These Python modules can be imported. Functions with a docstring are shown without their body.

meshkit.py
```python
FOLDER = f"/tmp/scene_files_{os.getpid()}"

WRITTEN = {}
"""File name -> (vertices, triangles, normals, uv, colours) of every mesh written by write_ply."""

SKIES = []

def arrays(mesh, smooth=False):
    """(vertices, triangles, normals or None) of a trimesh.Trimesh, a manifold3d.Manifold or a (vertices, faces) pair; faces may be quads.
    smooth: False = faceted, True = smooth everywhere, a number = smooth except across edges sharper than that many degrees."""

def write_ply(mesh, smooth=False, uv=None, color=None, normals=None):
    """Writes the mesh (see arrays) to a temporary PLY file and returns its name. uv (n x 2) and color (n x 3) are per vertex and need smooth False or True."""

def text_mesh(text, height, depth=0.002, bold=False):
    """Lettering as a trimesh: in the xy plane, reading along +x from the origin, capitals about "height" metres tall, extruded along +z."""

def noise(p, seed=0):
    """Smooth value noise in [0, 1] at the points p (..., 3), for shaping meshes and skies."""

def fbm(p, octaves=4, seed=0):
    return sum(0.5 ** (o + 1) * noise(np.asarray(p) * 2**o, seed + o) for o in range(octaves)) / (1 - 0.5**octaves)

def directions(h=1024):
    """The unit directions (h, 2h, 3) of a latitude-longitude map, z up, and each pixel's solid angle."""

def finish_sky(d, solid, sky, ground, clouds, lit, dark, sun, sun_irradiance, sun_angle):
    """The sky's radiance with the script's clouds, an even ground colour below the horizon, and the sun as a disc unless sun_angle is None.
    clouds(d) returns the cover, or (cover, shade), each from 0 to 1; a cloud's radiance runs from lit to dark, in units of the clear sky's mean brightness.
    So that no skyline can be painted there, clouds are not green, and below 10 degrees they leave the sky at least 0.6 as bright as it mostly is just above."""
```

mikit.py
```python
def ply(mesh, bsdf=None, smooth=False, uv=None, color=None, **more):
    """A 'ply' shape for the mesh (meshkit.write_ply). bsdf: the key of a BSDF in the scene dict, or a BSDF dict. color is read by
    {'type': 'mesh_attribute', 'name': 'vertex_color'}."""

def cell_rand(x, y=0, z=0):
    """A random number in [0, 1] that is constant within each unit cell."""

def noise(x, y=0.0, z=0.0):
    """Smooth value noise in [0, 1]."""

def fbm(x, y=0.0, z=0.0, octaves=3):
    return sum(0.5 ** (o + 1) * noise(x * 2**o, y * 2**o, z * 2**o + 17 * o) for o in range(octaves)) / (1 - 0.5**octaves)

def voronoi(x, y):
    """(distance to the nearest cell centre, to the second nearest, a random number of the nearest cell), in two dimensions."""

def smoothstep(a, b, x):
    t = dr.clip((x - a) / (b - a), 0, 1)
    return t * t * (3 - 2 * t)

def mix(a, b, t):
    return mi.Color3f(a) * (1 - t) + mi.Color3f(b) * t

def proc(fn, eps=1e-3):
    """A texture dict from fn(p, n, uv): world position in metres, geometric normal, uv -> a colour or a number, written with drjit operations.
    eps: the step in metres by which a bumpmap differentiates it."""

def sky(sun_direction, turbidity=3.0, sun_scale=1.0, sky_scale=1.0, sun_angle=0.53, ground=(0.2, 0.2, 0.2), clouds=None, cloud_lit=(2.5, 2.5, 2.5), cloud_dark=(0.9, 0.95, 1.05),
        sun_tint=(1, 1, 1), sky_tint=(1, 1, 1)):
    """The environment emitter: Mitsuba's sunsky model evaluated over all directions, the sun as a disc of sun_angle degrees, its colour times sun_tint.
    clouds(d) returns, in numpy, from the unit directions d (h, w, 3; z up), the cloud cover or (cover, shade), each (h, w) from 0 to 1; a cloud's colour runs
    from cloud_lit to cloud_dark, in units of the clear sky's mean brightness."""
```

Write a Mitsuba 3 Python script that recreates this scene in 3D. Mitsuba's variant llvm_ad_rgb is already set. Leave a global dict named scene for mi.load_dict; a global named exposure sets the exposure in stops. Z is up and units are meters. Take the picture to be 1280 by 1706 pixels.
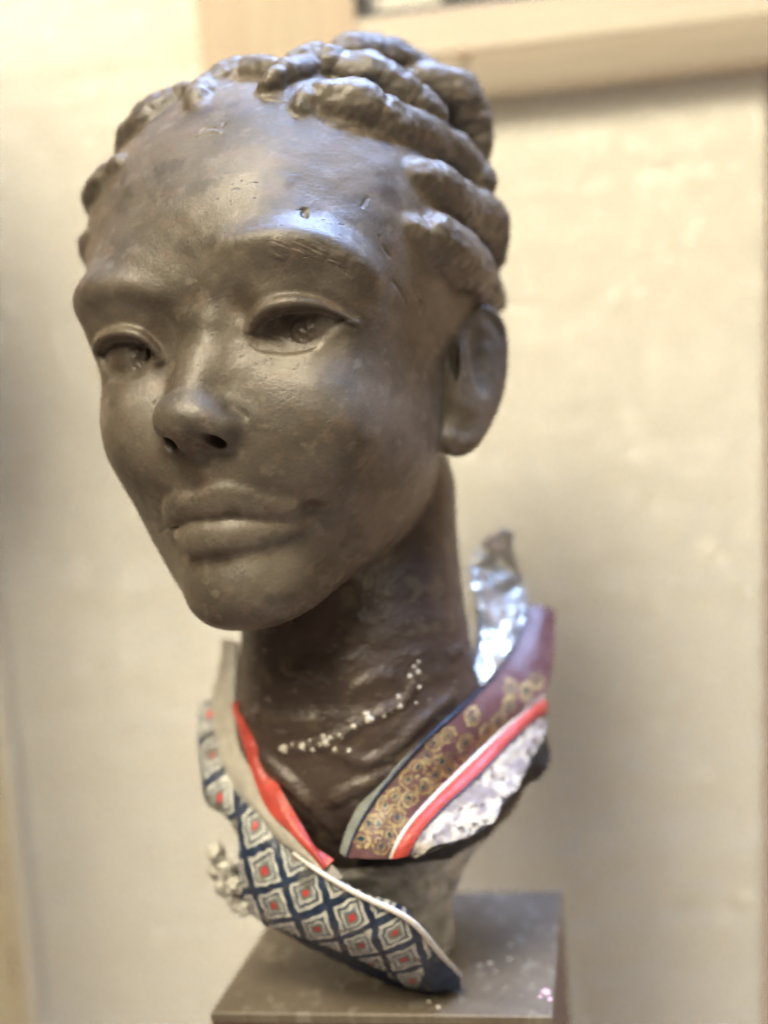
import math
import numpy as np
import trimesh
import drjit as dr
import mitsuba as mi
import mikit
import meshkit
from mikit import proc, noise, fbm, smoothstep, mix, cell_rand
from scipy.interpolate import RBFInterpolator
from scipy.ndimage import map_coordinates, gaussian_filter

T = mi.ScalarTransform4f
scene, labels = {}, {}

# ------------------------------------------------------------------ camera, lamps, exposure
# World: metres, z up, z = 0 is the top of the plinth. The camera is at (0, 0, CAM_Z).
CAM_Z = 0.23573
RCW = np.array([[ 0.996635, -0.08197 ,  0.      ], [-0.005673, -0.068972,  0.997602], [-0.081773, -0.994245, -0.069205]])          # rows: world axes in camera axes (x right, y down, z forward)
RHC = np.array([[ 0.932197, -0.347914, -0.099821], [-0.061825,  0.118679, -0.991006], [-0.356631, -0.929985, -0.089122]])          # head axes (x subject's left, y out of the face, z up) in camera axes
THC = np.array([-34.20759 , -53.33587 , 528.226475])          # head origin, mm
CAM = np.array([0, 0, CAM_Z])


def cam2world(X):
    """camera-frame millimetres -> world metres"""
    return (np.asarray(X, float) / 1000) @ RCW.T + CAM


def head2cam(X):
    return np.asarray(X, float) @ RHC.T + THC


def cam2head(X):
    return (np.asarray(X, float) - THC) @ RHC


def head2world(X):
    return cam2world(head2cam(X))


fwd, upv = RCW @ [0, 0, 1], RCW @ [0, -1, 0]
scene['camera'] = {'type': 'thinlens', 'fov': math.degrees(2 * math.atan(640 / 2000)), 'fov_axis': 'x', 'near_clip': 0.02, 'far_clip': 50.0,
                   'aperture_radius': 0.0066, 'focus_distance': 0.432,
                   'to_world': T().look_at(origin=CAM.tolist(), target=(CAM + fwd).tolist(), up=upv.tolist())}
exposure = 0.0


def lamp(name, centre, aim, w, h, rgb, label, cat):
    c, a = np.array(centre, float), np.array(aim, float)
    d = (a - c) / np.linalg.norm(a - c)
    x = np.cross(d, [0, 0, 1.0] if abs(d[2]) < 0.95 else [0, 1.0, 0]); x /= np.linalg.norm(x); y = np.cross(d, x)
    v = np.array([c + sx * x * w / 2 + sy * y * h / 2 for sx, sy in ((-1, -1), (1, -1), (1, 1), (-1, 1))])
    f = np.array([[0, 1, 2], [0, 2, 3]])
    if np.cross(v[1] - v[0], v[2] - v[0]) @ d < 0: f = f[:, ::-1]
    scene[name] = mikit.ply(trimesh.Trimesh(v, f, process=False), {'type': 'diffuse', 'reflectance': {'type': 'rgb', 'value': [.5] * 3}},
                            emitter={'type': 'area', 'radiance': {'type': 'rgb', 'value': list(rgb)}})
    labels[name] = {'label': label, 'category': cat}


WARM = np.array([1.0, .865, .61])
LAMP = (-.34, -.42, 1.60)
lamp('ceiling_lamp', LAMP, (0, .55, .2), 0.46, 0.46, WARM * 47, 'square warm ceiling lamp in front of the bust and to its upper left', 'lamp')
lamp('ceiling_lamp_001', (-.80, -.75, 1.75), (0, .7, .1), 0.9, 0.9, WARM * 19, 'large square warm ceiling lamp to the left behind the viewpoint', 'lamp')
lamp('side_lamp', (.66, -.45, .66), (-.03, .5, .33), 0.26, 0.30, WARM * 9, 'warm lamp panel standing to the right of the viewpoint at head height', 'lamp')
lamp('skylight', (.50, 1.02, 2.10), (0, .5, .4), 1.6, 1.0, np.array([.40, .57, 1.0]) * 48, 'long bluish daylight window high on the right of the bust', 'window')
scene['room_light'] = {'type': 'constant', 'radiance': {'type': 'rgb', 'value': [.10, .085, .057]}}

# ------------------------------------------------------------------ materials


def V3(p):
    return p.x * 1000, p.y * 1000, p.z * 1000


BROWS = [(-29.0, 433.5, 302.7), (-22.1, 433.9, 302.6), (-15.9, 435.1, 301.0), (-9.7, 436.9, 298.0), (-4.0, 439.6, 294.1)]                 # combed strokes on the brow, mm, world axes
STAINS_AND_SHADE = [(-69.7, 442.4, 225.9, 6), (-67.2, 441.6, 222.4, 5), (-44.1, 443.3, 272.3, 5.5), (-41.3, 443.3, 266.6, 5), (-81.0, 456.9, 266.2, 4), (-71.7, 452.6, 191.5, 5), (-61.6, 447.1, 190.1, 6), (-77.4, 454.0, 207.2, 4), (-26.5, 444.1, 208.9, 5), (-5.4, 472.7, 363.5, 6), (3.0, 467.2, 352.3, 6), (11.6, 468.1, 345.1, 5), (-10.3, 464.2, 356.0, 5), (25.9, 472.7, 304.8, 5), (33.4, 488.6, 298.2, 6), (39.8, 504.6, 288.7, 7), (-68.1, 446.3, 208.8, 3.5), (-62.2, 444.0, 208.0, 3.5), (-77.4, 447.4, 235.5, 7), (-61.6, 440.7, 234.3, 8), (-69.3, 443.8, 234.5, 9), (-29.3, 438.3, 274.0, 7), (-20.5, 437.9, 274.3, 7), (-36.0, 439.8, 273.5, 6), (-97.6, 465.8, 271.4, 6), (-89.7, 460.3, 269.8, 6), (-44.8, 438.7, 283.9, 8), (-81.0, 454.5, 277.3, 7), (-36.8, 439.3, 275.7, 4), (11.9, 458.0, 321.6, 6)]               # rust and dirt, plus painted shade in the eyes and under the nose: (x, y, z, radius) in mm, world axes


def clay_color(p, n, uv):
    x, y, z = V3(p)
    a = fbm(x / 22, y / 22, z / 22, 4)
    b = fbm(x / 6 + 31, y / 6, z / 6 + 7, 3)
    s = noise(x / .9, y / .9, z / .9)
    c = mix((.076, .062, .046), (.138, .115, .088), smoothstep(.3, .7, a))
    c = mix(c, (.185, .158, .122), smoothstep(.55, .75, fbm(x / 5 + 3, y / 5, z / 5 + 77, 3)) * .45)
    c = mix(c, (.150, .098, .072), smoothstep(.56, .78, b) * .5)
    c = mix(c, (.048, .038, .030), smoothstep(.58, .78, fbm(x / 11 + 90, y / 11, z / 11, 3)) * .6)
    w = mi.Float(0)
    for sx, sy, sz, r in STAINS_AND_SHADE:
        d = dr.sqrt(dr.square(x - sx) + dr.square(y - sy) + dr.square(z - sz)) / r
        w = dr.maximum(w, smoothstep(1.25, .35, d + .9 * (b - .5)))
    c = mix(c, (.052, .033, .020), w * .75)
    return c * (.70 + .20 * s)


def clay_rough(p, n, uv):
    x, y, z = V3(p)
    return .37 + .17 * fbm(x / 8, y / 8 + 50, z / 8, 3) + .10 * noise(x / .8, y / .8, z / .8)


def clay_bump(p, n, uv):
    x, y, z = V3(p)
    h = .08 * fbm(x / 1.0, y / 1.0, z / 1.0, 2) + .13 * fbm(x / 5, y / 5 + 9, z / 5, 2)
    # brushed scratches running across the form
    h += .05 * noise(x / .5 + z / 3, y / 2.5, z / 2.0 - x / 2)
    # small pits and grit
    q = noise(x / 1.5 + 40, y / 1.5, z / 1.5 + 11)
    h += .25 * smoothstep(.90, .97, noise(x / 1.1 + 7, y / 1.1, z / 1.1 + 3)) - .22 * smoothstep(.90, .97, q)
    m = mi.Float(0)
    for bx, by, bz in BROWS:
        m = dr.maximum(m, smoothstep(5.5, 3.0, dr.sqrt(dr.square(x - bx) + dr.square(y - by) + dr.square(z - bz))))
    h += .55 * m * noise((x * .9 - z * .43) / 6, (x * .43 + z * .9) / .75 + 3 * noise(x / 8, z / 8))
    return h * .001


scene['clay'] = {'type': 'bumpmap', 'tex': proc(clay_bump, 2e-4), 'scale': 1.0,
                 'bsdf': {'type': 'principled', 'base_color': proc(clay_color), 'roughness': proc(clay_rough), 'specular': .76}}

def shaded_neck_color(p, n, uv):  # maroon clay, darkened further to paint in the shade under the chin
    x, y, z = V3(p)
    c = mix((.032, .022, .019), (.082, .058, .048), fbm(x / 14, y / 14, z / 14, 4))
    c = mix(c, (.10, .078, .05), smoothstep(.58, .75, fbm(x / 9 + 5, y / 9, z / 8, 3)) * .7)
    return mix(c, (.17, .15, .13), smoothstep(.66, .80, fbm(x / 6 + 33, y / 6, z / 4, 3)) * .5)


def stump_color(p, n, uv):
    x, y, z = V3(p)
    c = mix((.32, .31, .28), (.62, .60, .54), smoothstep(.30, .65, fbm(x / 11, y / 11, z / 8, 4)))
    return mix(c, (.50, .48, .42), smoothstep(.62, .78, fbm(x / 9 + 12, y / 9, z / 5, 3)))


def neck_bump(p, n, uv):
    x, y, z = V3(p)
    return (.9 * fbm(x / 7, y / 7, z / 6, 3) + .3 * fbm(x / 1.3, y / 1.3, z / 1.3, 2)) * .001


scene['shaded_neck_clay'] = {'type': 'bumpmap', 'tex': proc(neck_bump, 3e-4), 'scale': 1.0,
                      'bsdf': {'type': 'principled', 'base_color': proc(shaded_neck_color), 'roughness': .42, 'specular': .5}}
scene['grey_clay'] = {'type': 'bumpmap', 'tex': proc(clay_bump, 2e-4), 'scale': 2.0,
                      'bsdf': {'type': 'principled', 'base_color': proc(stump_color), 'roughness': .5}}


def glaze_bump(p, n, uv):
    x, y, z = V3(p)
    return (.5 * fbm(x / 4, y / 4, z / 4, 3) + .12 * noise(x / .9, y / .9, z / .9)) * .001


def paint(name, rgb, rough=.45, var=.25, **k):
    def col(p, n, uv):
        x, y, z = V3(p)
        return mi.Color3f(rgb) * (1 - var / 2 + var * fbm(x / 5, y / 5, z / 5, 3)) * (.93 + .14 * noise(x / .7, y / .7, z / .7))
    scene[name] = {'type': 'twosided', 'bsdf': {'type': 'bumpmap', 'tex': proc(glaze_bump, 3e-4), 'scale': 1.0, 'bsdf': {'type': 'principled', 'base_color': proc(col), 'roughness': rough, **k}}}


paint('red_glaze', (.42, .060, .045), .42, .5)
paint('grey_glaze', (.36, .34, .30), .40, .4)
paint('white_glaze', (.62, .59, .54), .40, .3)
paint('navy_line', (.012, .022, .05), .35, .3)
paint('shade_break', (.020, .018, .018), .7, .8)  # near black: paints in the shade behind the right lapel edge
paint('bead_white', (.56, .53, .47), .35, .1)
paint('rose_speck', (.62, .40, .50), .5, .1)

# ------------------------------------------------------------------ the sculpted head: a distance field in head millimetres
def A(*rows): return np.array(rows, float)


BASE = A([0, -96.9, 30], [0, -82.2, 75.1], [0, -46.3, 114.1], [0, -1.6, 131.5], [0, 44.6, 122.5], [0, 73.1, 93.2], [0, 86.8, 68.7], [0, 90.6, 47.8], [0, 91.1, 34.8], [0, 87.8, 22.5], [0, 87.5, 8.2], [0, 91, -8.8], [0, 97.3, -21.1], [0, 97.5, -31.2], [0, 94.6, -43], [0, 90.5, -60.4], [0, 93, -74], [0, 85.8, -84], [0, 68.7, -89.4], [0, 43.7, -81.3], [0, 15.3, -75.4], [0, -58.3, -39], [0, -87.7, 0], [31.6, 68.5, 90.4], [-31.8, 68.7, 90.8], [61, 35.5, 97], [-63.4, 36.1, 100.7], [68, -1.3, 91.1], [-69.3, -1.6, 92.7], [60.5, -45.6, 85.7], [-60.7, -45.7, 85.9], [32.9, 31, 122.4], [-33, 31, 122.7], [36.7, -11.5, 118.4], [-36.8, -11.5, 118.4], [30.3, -55.7, 100.9], [-30.3, -55.7, 100.9], [26.4, 85.4, 65.1], [-26.1, 84.7, 64.5], [51.1, 68.9, 65.6], [-51.7, 69.5, 66.4], [71.3, 40.1, 66.3], [-75.7, 41.3, 70], [77.3, 0.9, 63.3], [-79.3, 0.4, 64.8], [74.5, -40.4, 58.4], [-74.8, -40.6, 58.6], [48, -82, 58], [-48, -82, 58], [20.1, 92.4, 37.2], [-20.1, 92.5, 37.2], [39.6, 89.8, 38.3], [-40.1, 90.8, 38.8], [56.3, 76.3, 37.9], [-58.9, 78.9, 39.4], [66.8, 51.8, 37.9], [-67.2, 52, 38], [73.8, 9.6, 37.2], [-74.8, 9.5, 37.7], [74.9, -34.9, 35], [-75.2, -35.1, 35.1], [44.8, -87.6, 29.9], [-44.9, -87.7, 29.9], [17.7, 86.7, 20.6], [-18, 87.7, 20.9], [38.4, 84.1, 21], [-38.9, 84.9, 21.2], [56.9, 70.5, 20.8], [-58.6, 72.1, 21.3], [63, 45, 18], [-63.4, 45.2, 18.1], [68.7, 12, 15], [-68.9, 12, 15], [70.8, -24.3, 14.8], [-71.3, -24.5, 14.9], [17.1, 86.4, 3.9], [-17.5, 87.7, 3.9], [34.9, 87.6, -0.5], [-36.7, 91.1, -0.7], [52.4, 76.7, -0.4], [-53.3, 77.7, -0.4], [60.4, 53.2, -0], [-57.5, 51.7, 0.2], [64.1, 27.8, 0.1], [-63.7, 27.7, 0.2], [66.2, 0.5, 0.1], [-66.6, 0.4, 0.1], [63.5, -32.9, 0.2], [-64.2, -33.5, 0.1], [39.4, -76.6, 0.1], [-39.6, -77, 0], [21.2, 94.1, -21.5], [-21.6, 95.5, -22], [38.9, 84.8, -22], [-40.5, 87.5, -23.1], [54.8, 70.4, -24.6], [-55, 70.6, -24.7], [62.2, 41.1, -23.5], [-60, 40.3, -22.5], [63.6, 8.1, -19.9], [-62.5, 8.3, -19.4], [57, -21.4, -19.8], [-58.7, -22.6, -20.6], [24.6, 84.6, -46.3], [-24.9, 85.5, -47], [42.5, 73.2, -48.2], [-42.7, 73.4, -48.4], [54.5, 47.2, -48.4], [-54.7, 47.4, -48.7], [58.1, 16, -45.1], [-57.7, 16, -44.8], [53.1, -6.1, -41.6], [-54.4, -6.7, -42.7], [45.9, -35, -36.3], [-47.2, -36.6, -37.5], [20, 83, -66], [-20.3, 83.8, -66.9], [35.3, 65.1, -64.6], [-37.4, 67.8, -68.7], [44.9, 41.5, -65.2], [-46.4, 42.2, -67.7], [47.9, 12.3, -59.1], [-49, 12.2, -60.7], [13.7, 84.5, -80], [-14, 85.8, -81.7], [27.5, 69, -81.3], [-27.5, 69.1, -81.5], [35.5, 42.4, -73.5], [-37.4, 43.6, -77.8], [13.3, 50.3, -82.1], [-13.5, 50.9, -83.7], [28.4, 35.1, -75.4], [-29, 35.5, -77.3], [18.9, 12.5, -73.3], [-19.1, 12.3, -74.4], [38, 8.6, -68.2], [-38.8, 8.4, -69.6], [32.5, -26.4, -60], [-33.3, -27.5, -61.5])
EYE_L_UP = A([19.7, 86.8, 20.4], [25.2, 88.6, 25.6], [30.7, 88.7, 27.3], [37, 87.2, 27.5], [43.7, 84.2, 27], [49.6, 79.9, 24.5], [54.6, 74.1, 20.8])
EYE_L_LOW = A([19.3, 86.5, 19.6], [22.4, 85.8, 15.5], [29.5, 85.5, 13.2], [37, 84.2, 12.6], [43.1, 82, 14.1], [50, 78.2, 17.8], [53.8, 75, 20.7])
EYE_L_CREASE = A([21.4, 88.2, 24.3], [27.9, 90.3, 30.8], [34.6, 89.6, 31.9], [41.4, 87, 31.4], [47.3, 82.8, 29], [51.8, 78.3, 25.1], [55.6, 72.6, 20.7])
EYE_R_UP = A([-52.2, 79.8, 21], [-44.1, 84.9, 25.2], [-36.7, 87.3, 25.7], [-29.5, 88.5, 24.4], [-24.6, 88.1, 21.6], [-21.8, 87.2, 17], [-21, 87, 14.4])
EYE_R_LOW = A([-52, 79.6, 19.6], [-48.3, 81.5, 13.1], [-39.7, 86.2, 10.2], [-30.6, 87.7, 10.7], [-24.5, 87.3, 12.5], [-21, 87, 14.2])
EYE_R_CREASE = A([-52.8, 80.1, 23.4], [-46.2, 85, 27.5], [-37.7, 88.4, 29], [-30.2, 89.9, 28.7], [-24.3, 89.4, 25.8], [-20.8, 87.9, 21.2], [-19.8, 87.1, 16.8])
MOUTH = A([-23.1, 85.9, -49.3], [-12.9, 91.4, -46.4], [-6.4, 93.2, -45.4], [2.3, 93.4, -45.5], [8.1, 92.5, -45.5], [13.3, 90.4, -46.7], [18.9, 87.5, -47.9], [24.7, 84.1, -48.2], [29.6, 81.7, -47.7], [33.5, 80, -46.8])
LIP_UP = A([-24.4, 86.1, -46.4], [-22.3, 90.5, -38.6], [-12.3, 95.4, -34.9], [-5.3, 96.5, -35.2], [5.7, 96.7, -32.6], [15.9, 93, -36.1], [22.7, 88.6, -39.3], [28.7, 84.7, -41.2], [33.6, 81.1, -44.2])
LIP_LOW = A([-21.1, 86.7, -50.2], [-20, 86.5, -54.3], [-16.4, 87.9, -57.5], [-9.7, 90.4, -58.8], [-0.7, 90.9, -58.8], [7.7, 90.4, -57.9], [15, 87.8, -57.3], [23.3, 83, -55.7], [31.3, 80, -49.6])
BROW_L = A([15.4, 91.3, 51.7], [25.5, 90.9, 52], [36.2, 88.6, 51.6], [45.7, 84, 49.8], [52.6, 79.1, 45.8], [59.2, 71.3, 38.6])
BROW_R = A([-20.4, 92.5, 38], [-30.5, 92.2, 41.9], [-40.9, 90.1, 44], [-52.7, 83.9, 42.4])
NOSE = A([3.7, 100, 24.4], [1.5, 100, 13.4], [-1.1, 100, 2.8], [-3.2, 100, -7.5])
ALA = A([14.7, 97, -15.1], [-16, 97, -10.5])
NOSTRIL = A([6.6, 103, -17.7], [-11.6, 103, -17.6])
SEPTUM = A([-3.9, 103, -18.2], [-3.5, 103, -22.6])
EAR = A([73, -9.9, 20.9], [75.6, -15.6, 27.1], [80.6, -26.4, 26.7], [83, -31.4, 20.3], [82.7, -30.9, 7.2], [80.5, -26.1, -6.9], [76.2, -16.9, -18.5], [71.7, -7.2, -27.4], [67.2, 2.4, -32], [64.2, 8.9, -29.5])
LOCKS = [
    A([19.1, 53, 116.1, 3], [26.5, 39, 123.2, 6], [31.9, 22, 127.8, 7.5], [43.3, 18.3, 125.9, 8], [55.4, 13.1, 120.8, 8], [64.8, 4.8, 112.5, 8], [68.5, -1.9, 106.3, 7]),
    A([34.7, 55.8, 105.5, 3.5], [43, 46.3, 108.5, 9], [55.6, 38, 102.9, 10], [64.8, 14.2, 98.3, 10], [70.4, -15.2, 93.6, 9.5], [78.5, -28, 83, 9]),
    A([69, 34, 77.8, 5], [72.9, 17.1, 75, 10], [75.1, -9.6, 67.8, 11], [76.3, -40.7, 58.2, 11], [76.2, -43.2, 51.1, 8]),
    A([68.5, 44.1, 57.1, 4], [72.2, 29.5, 53, 10], [74.9, -3.1, 45.4, 12.5], [71.7, -47.5, 35.7, 11]),
    A([-6.8, 55.3, 112.8, 4], [-7, 40.5, 123.4, 8], [2.5, 34.8, 126.3, 8.5], [16, 38.7, 123.2, 8], [25, 41, 119.7, 5]),
    A([-12, 52, 115, 3], [-30.7, 38.3, 120.1, 8], [-39.3, 41, 115.4, 8.5], [-56, 30, 110, 6.5], [-68, 0, 98, 7.5], [-72, -30, 88, 7]),
    A([-44, 59, 97, 3], [-54.8, 51.6, 94.3, 6], [-64.7, 46.2, 89.9, 6.2], [-75, 22, 86, 7], [-79, -8, 74, 8], [-76, -38, 66, 7]),
    A([-62, 58, 70, 2.5], [-76, 36, 66, 6], [-81, 8, 58, 8], [-78, -25, 50, 8]),
    A([16.1, 16.8, 133.2, 3], [21.2, 9.2, 136.2, 5], [26.3, 1.8, 136.6, 4]),
    A([24.8, -0.4, 131.9, 5], [27.5, -9.5, 137.9, 8], [37, -21, 141, 10], [45.8, -30.7, 139.4, 9], [51, -34.2, 133.3, 7]),
    A([45, -26.1, 128.6, 6], [52.6, -32.3, 129, 8], [62.4, -40.1, 126.7, 9.5], [70.1, -46.8, 120.4, 9.5], [73.6, -51.5, 110.6, 8], [72.3, -55.2, 98.7, 6]),
    A([48.5, -48.8, 115.8, 9], [58.6, -56.7, 112.8, 11], [65.9, -60.7, 102.7, 10], [68.3, -60.5, 91.5, 8]),
    A([23.5, -52.7, 144, 16], [34, -62.4, 135.9, 20], [50.5, -71.8, 123.8, 20]),
    A([20, -60, 110, 9], [45, -75, 90, 10], [60, -75, 60, 10], [62, -72, 35, 9]),
    A([-20, -60, 110, 9], [-45, -75, 90, 10], [-60, -75, 60, 10], [-62, -72, 35, 9]),
]
IRIS_L = (37.9, 81.5, 20.3)
IRIS_R = (-29.2, 83.5, 18.0)
CRACKS = [
    A([-1.8, 68.4, 100.1, 0.5], [1.8, 67.6, 101.2, 0.5], [6.2, 68.3, 100.1, 0.5], [7.7, 66.8, 101.9, 0.5]),
    A([20.6, 57, 110.2, 0.5], [27.6, 56.1, 108.4, 0.5]),
    A([38.5, 88.5, 51.6, 0.5], [42.4, 86.4, 51.9, 0.5], [47.1, 83.7, 50.4, 0.5]),
    A([45.9, 84.4, 48.9, 0.5], [51.1, 80.9, 46, 0.5], [57, 75.2, 40, 0.5]),
    A([45.9, 85.3, 46.3, 0.5], [51.1, 81.6, 43.1, 0.5], [55, 77.9, 39.4, 0.5]),
    A([63.2, 60.9, 52.3, 0.5], [64.3, 60, 47.8, 0.5], [65.5, 57.6, 44.9, 0.5]),
    A([65.3, 56.3, 35.7, 0.5], [66, 50.8, 31.8, 0.5], [66.1, 46.5, 28.6, 0.5]),
    A([68.1, 41.4, 31.6, 0.5], [68.3, 35.7, 28.4, 0.5]),
    A([59.6, 59.8, 67.2, 0.5], [58.4, 62.6, 64, 0.5]),
    A([-32.4, 80.6, -50.5, 0.5], [-24.5, 85.7, -47.9, 0.5], [-18.6, 88.8, -47.8, 0.5]),
    A([45.2, 81.8, 20.6, 0.5], [49.9, 79.1, 21.2, 0.5], [54.7, 73.8, 19.5, 0.5]),
    A([14.2, 86, 15.3, 0.5], [13.3, 85.8, 12.6, 0.5]),
    A([43.8, 55.8, 98, 0.5], [47.9, 54.5, 95.5, 0.5], [52.2, 49.8, 96.1, 0.5], [57, 47.4, 92.5, 0.5]),
    A([72, 39.7, 51.8, 0.5], [73.4, 30.7, 46.6, 0.5], [74.8, 16.2, 44, 0.5], [74.7, 5.6, 37.5, 0.5]),
    A([42.2, 79.6, 62.9, 1.3], [42.7, 80.7, 60.5, 1]),
]
FLAKES = [
    A([-2.2, 69, 98.7, 0.5], [2.3, 68.6, 99.3, 0.5], [6.8, 69.2, 98.2, 0.5]),
]
LOW_Z = -277
GRID_H = 0.8

C0 = np.array([0, 20, 5.0])
NT, NP = 181, 360


def sphere_map():
    th = np.linspace(0, np.pi, NT); ph = np.arange(NP) / NP * 2 * np.pi
    t, q = np.meshgrid(th, ph, indexing='ij')
    D = np.stack([np.sin(t) * np.cos(q), np.sin(t) * np.sin(q), np.cos(t)], -1).reshape(-1, 3)
    d = BASE - C0; r = np.linalg.norm(d, axis=1)
    m = RBFInterpolator(d / r[:, None], r, kernel='thin_plate_spline', smoothing=.002)(D).reshape(NT, NP)
    return np.concatenate([m, m[:, :1]], 1)


RMAP = sphere_map()


def base_sdf(p):
    d = p - C0; r = np.linalg.norm(d, axis=-1) + 1e-9
    th = np.arccos(np.clip(d[..., 2] / r, -1, 1)) / np.pi * (NT - 1)
    ph = (np.arctan2(d[..., 1], d[..., 0]) % (2 * np.pi)) / (2 * np.pi) * NP
    return ((r - map_coordinates(RMAP, [th, ph], order=1, mode='nearest')) * .92).astype(np.float32)


def smin(a, b, k):
    h = np.maximum(k - np.abs(a - b), 0) / k
    return np.minimum(a, b) - h * h * k * .25


def smax(a, b, k): return -smin(-a, -b, k)


def spline(pts, n):
    """a smooth curve through the rows of pts (any number of columns), n points"""
    pts = np.asarray(pts, float)
    if len(pts) == 2: return np.linspace(pts[0], pts[1], n)
    from scipy.interpolate import CubicSpline
    s = np.r_[0, np.cumsum(np.linalg.norm(np.diff(pts[:, :3], axis=0), axis=1))]
    return CubicSpline(s, pts)(np.linspace(0, s[-1], n))


def d_tube(p, c):
    """rows of c: x y z radius"""
    best = np.full(len(p), 1e9, np.float32)
    for a, b in zip(c[:-1], c[1:]):
        ab = b[:3] - a[:3]
        t = np.clip(((p - a[:3]) @ ab) / (ab @ ab + 1e-9), 0, 1)
        q = p - a[:3] - t[:, None] * ab
        best = np.minimum(best, np.sqrt(np.einsum('ij,ij->i', q, q)) - (a[3] + t * (b[3] - a[3])))
    return best


def d_ell(p, c, r, R=None):
    q = p - np.asarray(c, float)
    if R is not None: q = q @ R
    q = q / np.asarray(r, float)
    k0 = np.sqrt((q * q).sum(1)) + 1e-9
    k1 = np.sqrt(((q / np.asarray(r, float)) ** 2).sum(1)) + 1e-9
    return k0 * (k0 - 1) / k1


def R_z(deg):
    a = math.radians(deg); return np.array([[math.cos(a), -math.sin(a), 0], [math.sin(a), math.cos(a), 0], [0, 0, 1.0]])


class Ops(list):
    def tube(self, mode, c, k, r=None, n=None, lift=0):
        c = np.asarray(c, float)
        if r is not None: c = np.c_[c[:, :3], np.broadcast_to(r, len(c))]
        c = spline(c, n or max(6, 3 * len(c)))
        if lift: c[:, 1] += lift
        m = c[:, 3].max() + k + 6
        self.append((mode, k, c[:, :3].min(0) - m, c[:, :3].max(0) + m, lambda p: d_tube(p, c)))

    def ell(self, mode, c, r, k, R=None):
        c = np.asarray(c, float); m = max(r) + k + 6
        self.append((mode, k, c - m, c + m, lambda p: d_ell(p, c, r, R)))

    def run(self, p, d):
        for mode, k, lo, hi, fn in self:
            i = np.nonzero(((p > lo) & (p < hi)).all(1))[0]
            if not len(i): continue
            v = fn(p[i]).astype(np.float32)
            d[i] = smin(d[i], v, k) if mode == '+' else smax(d[i], -v, k) if mode == '-' else d[i] + k * np.exp(-np.maximum(v, 0) ** 2 / 18)
        return d


face = Ops()
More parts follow.
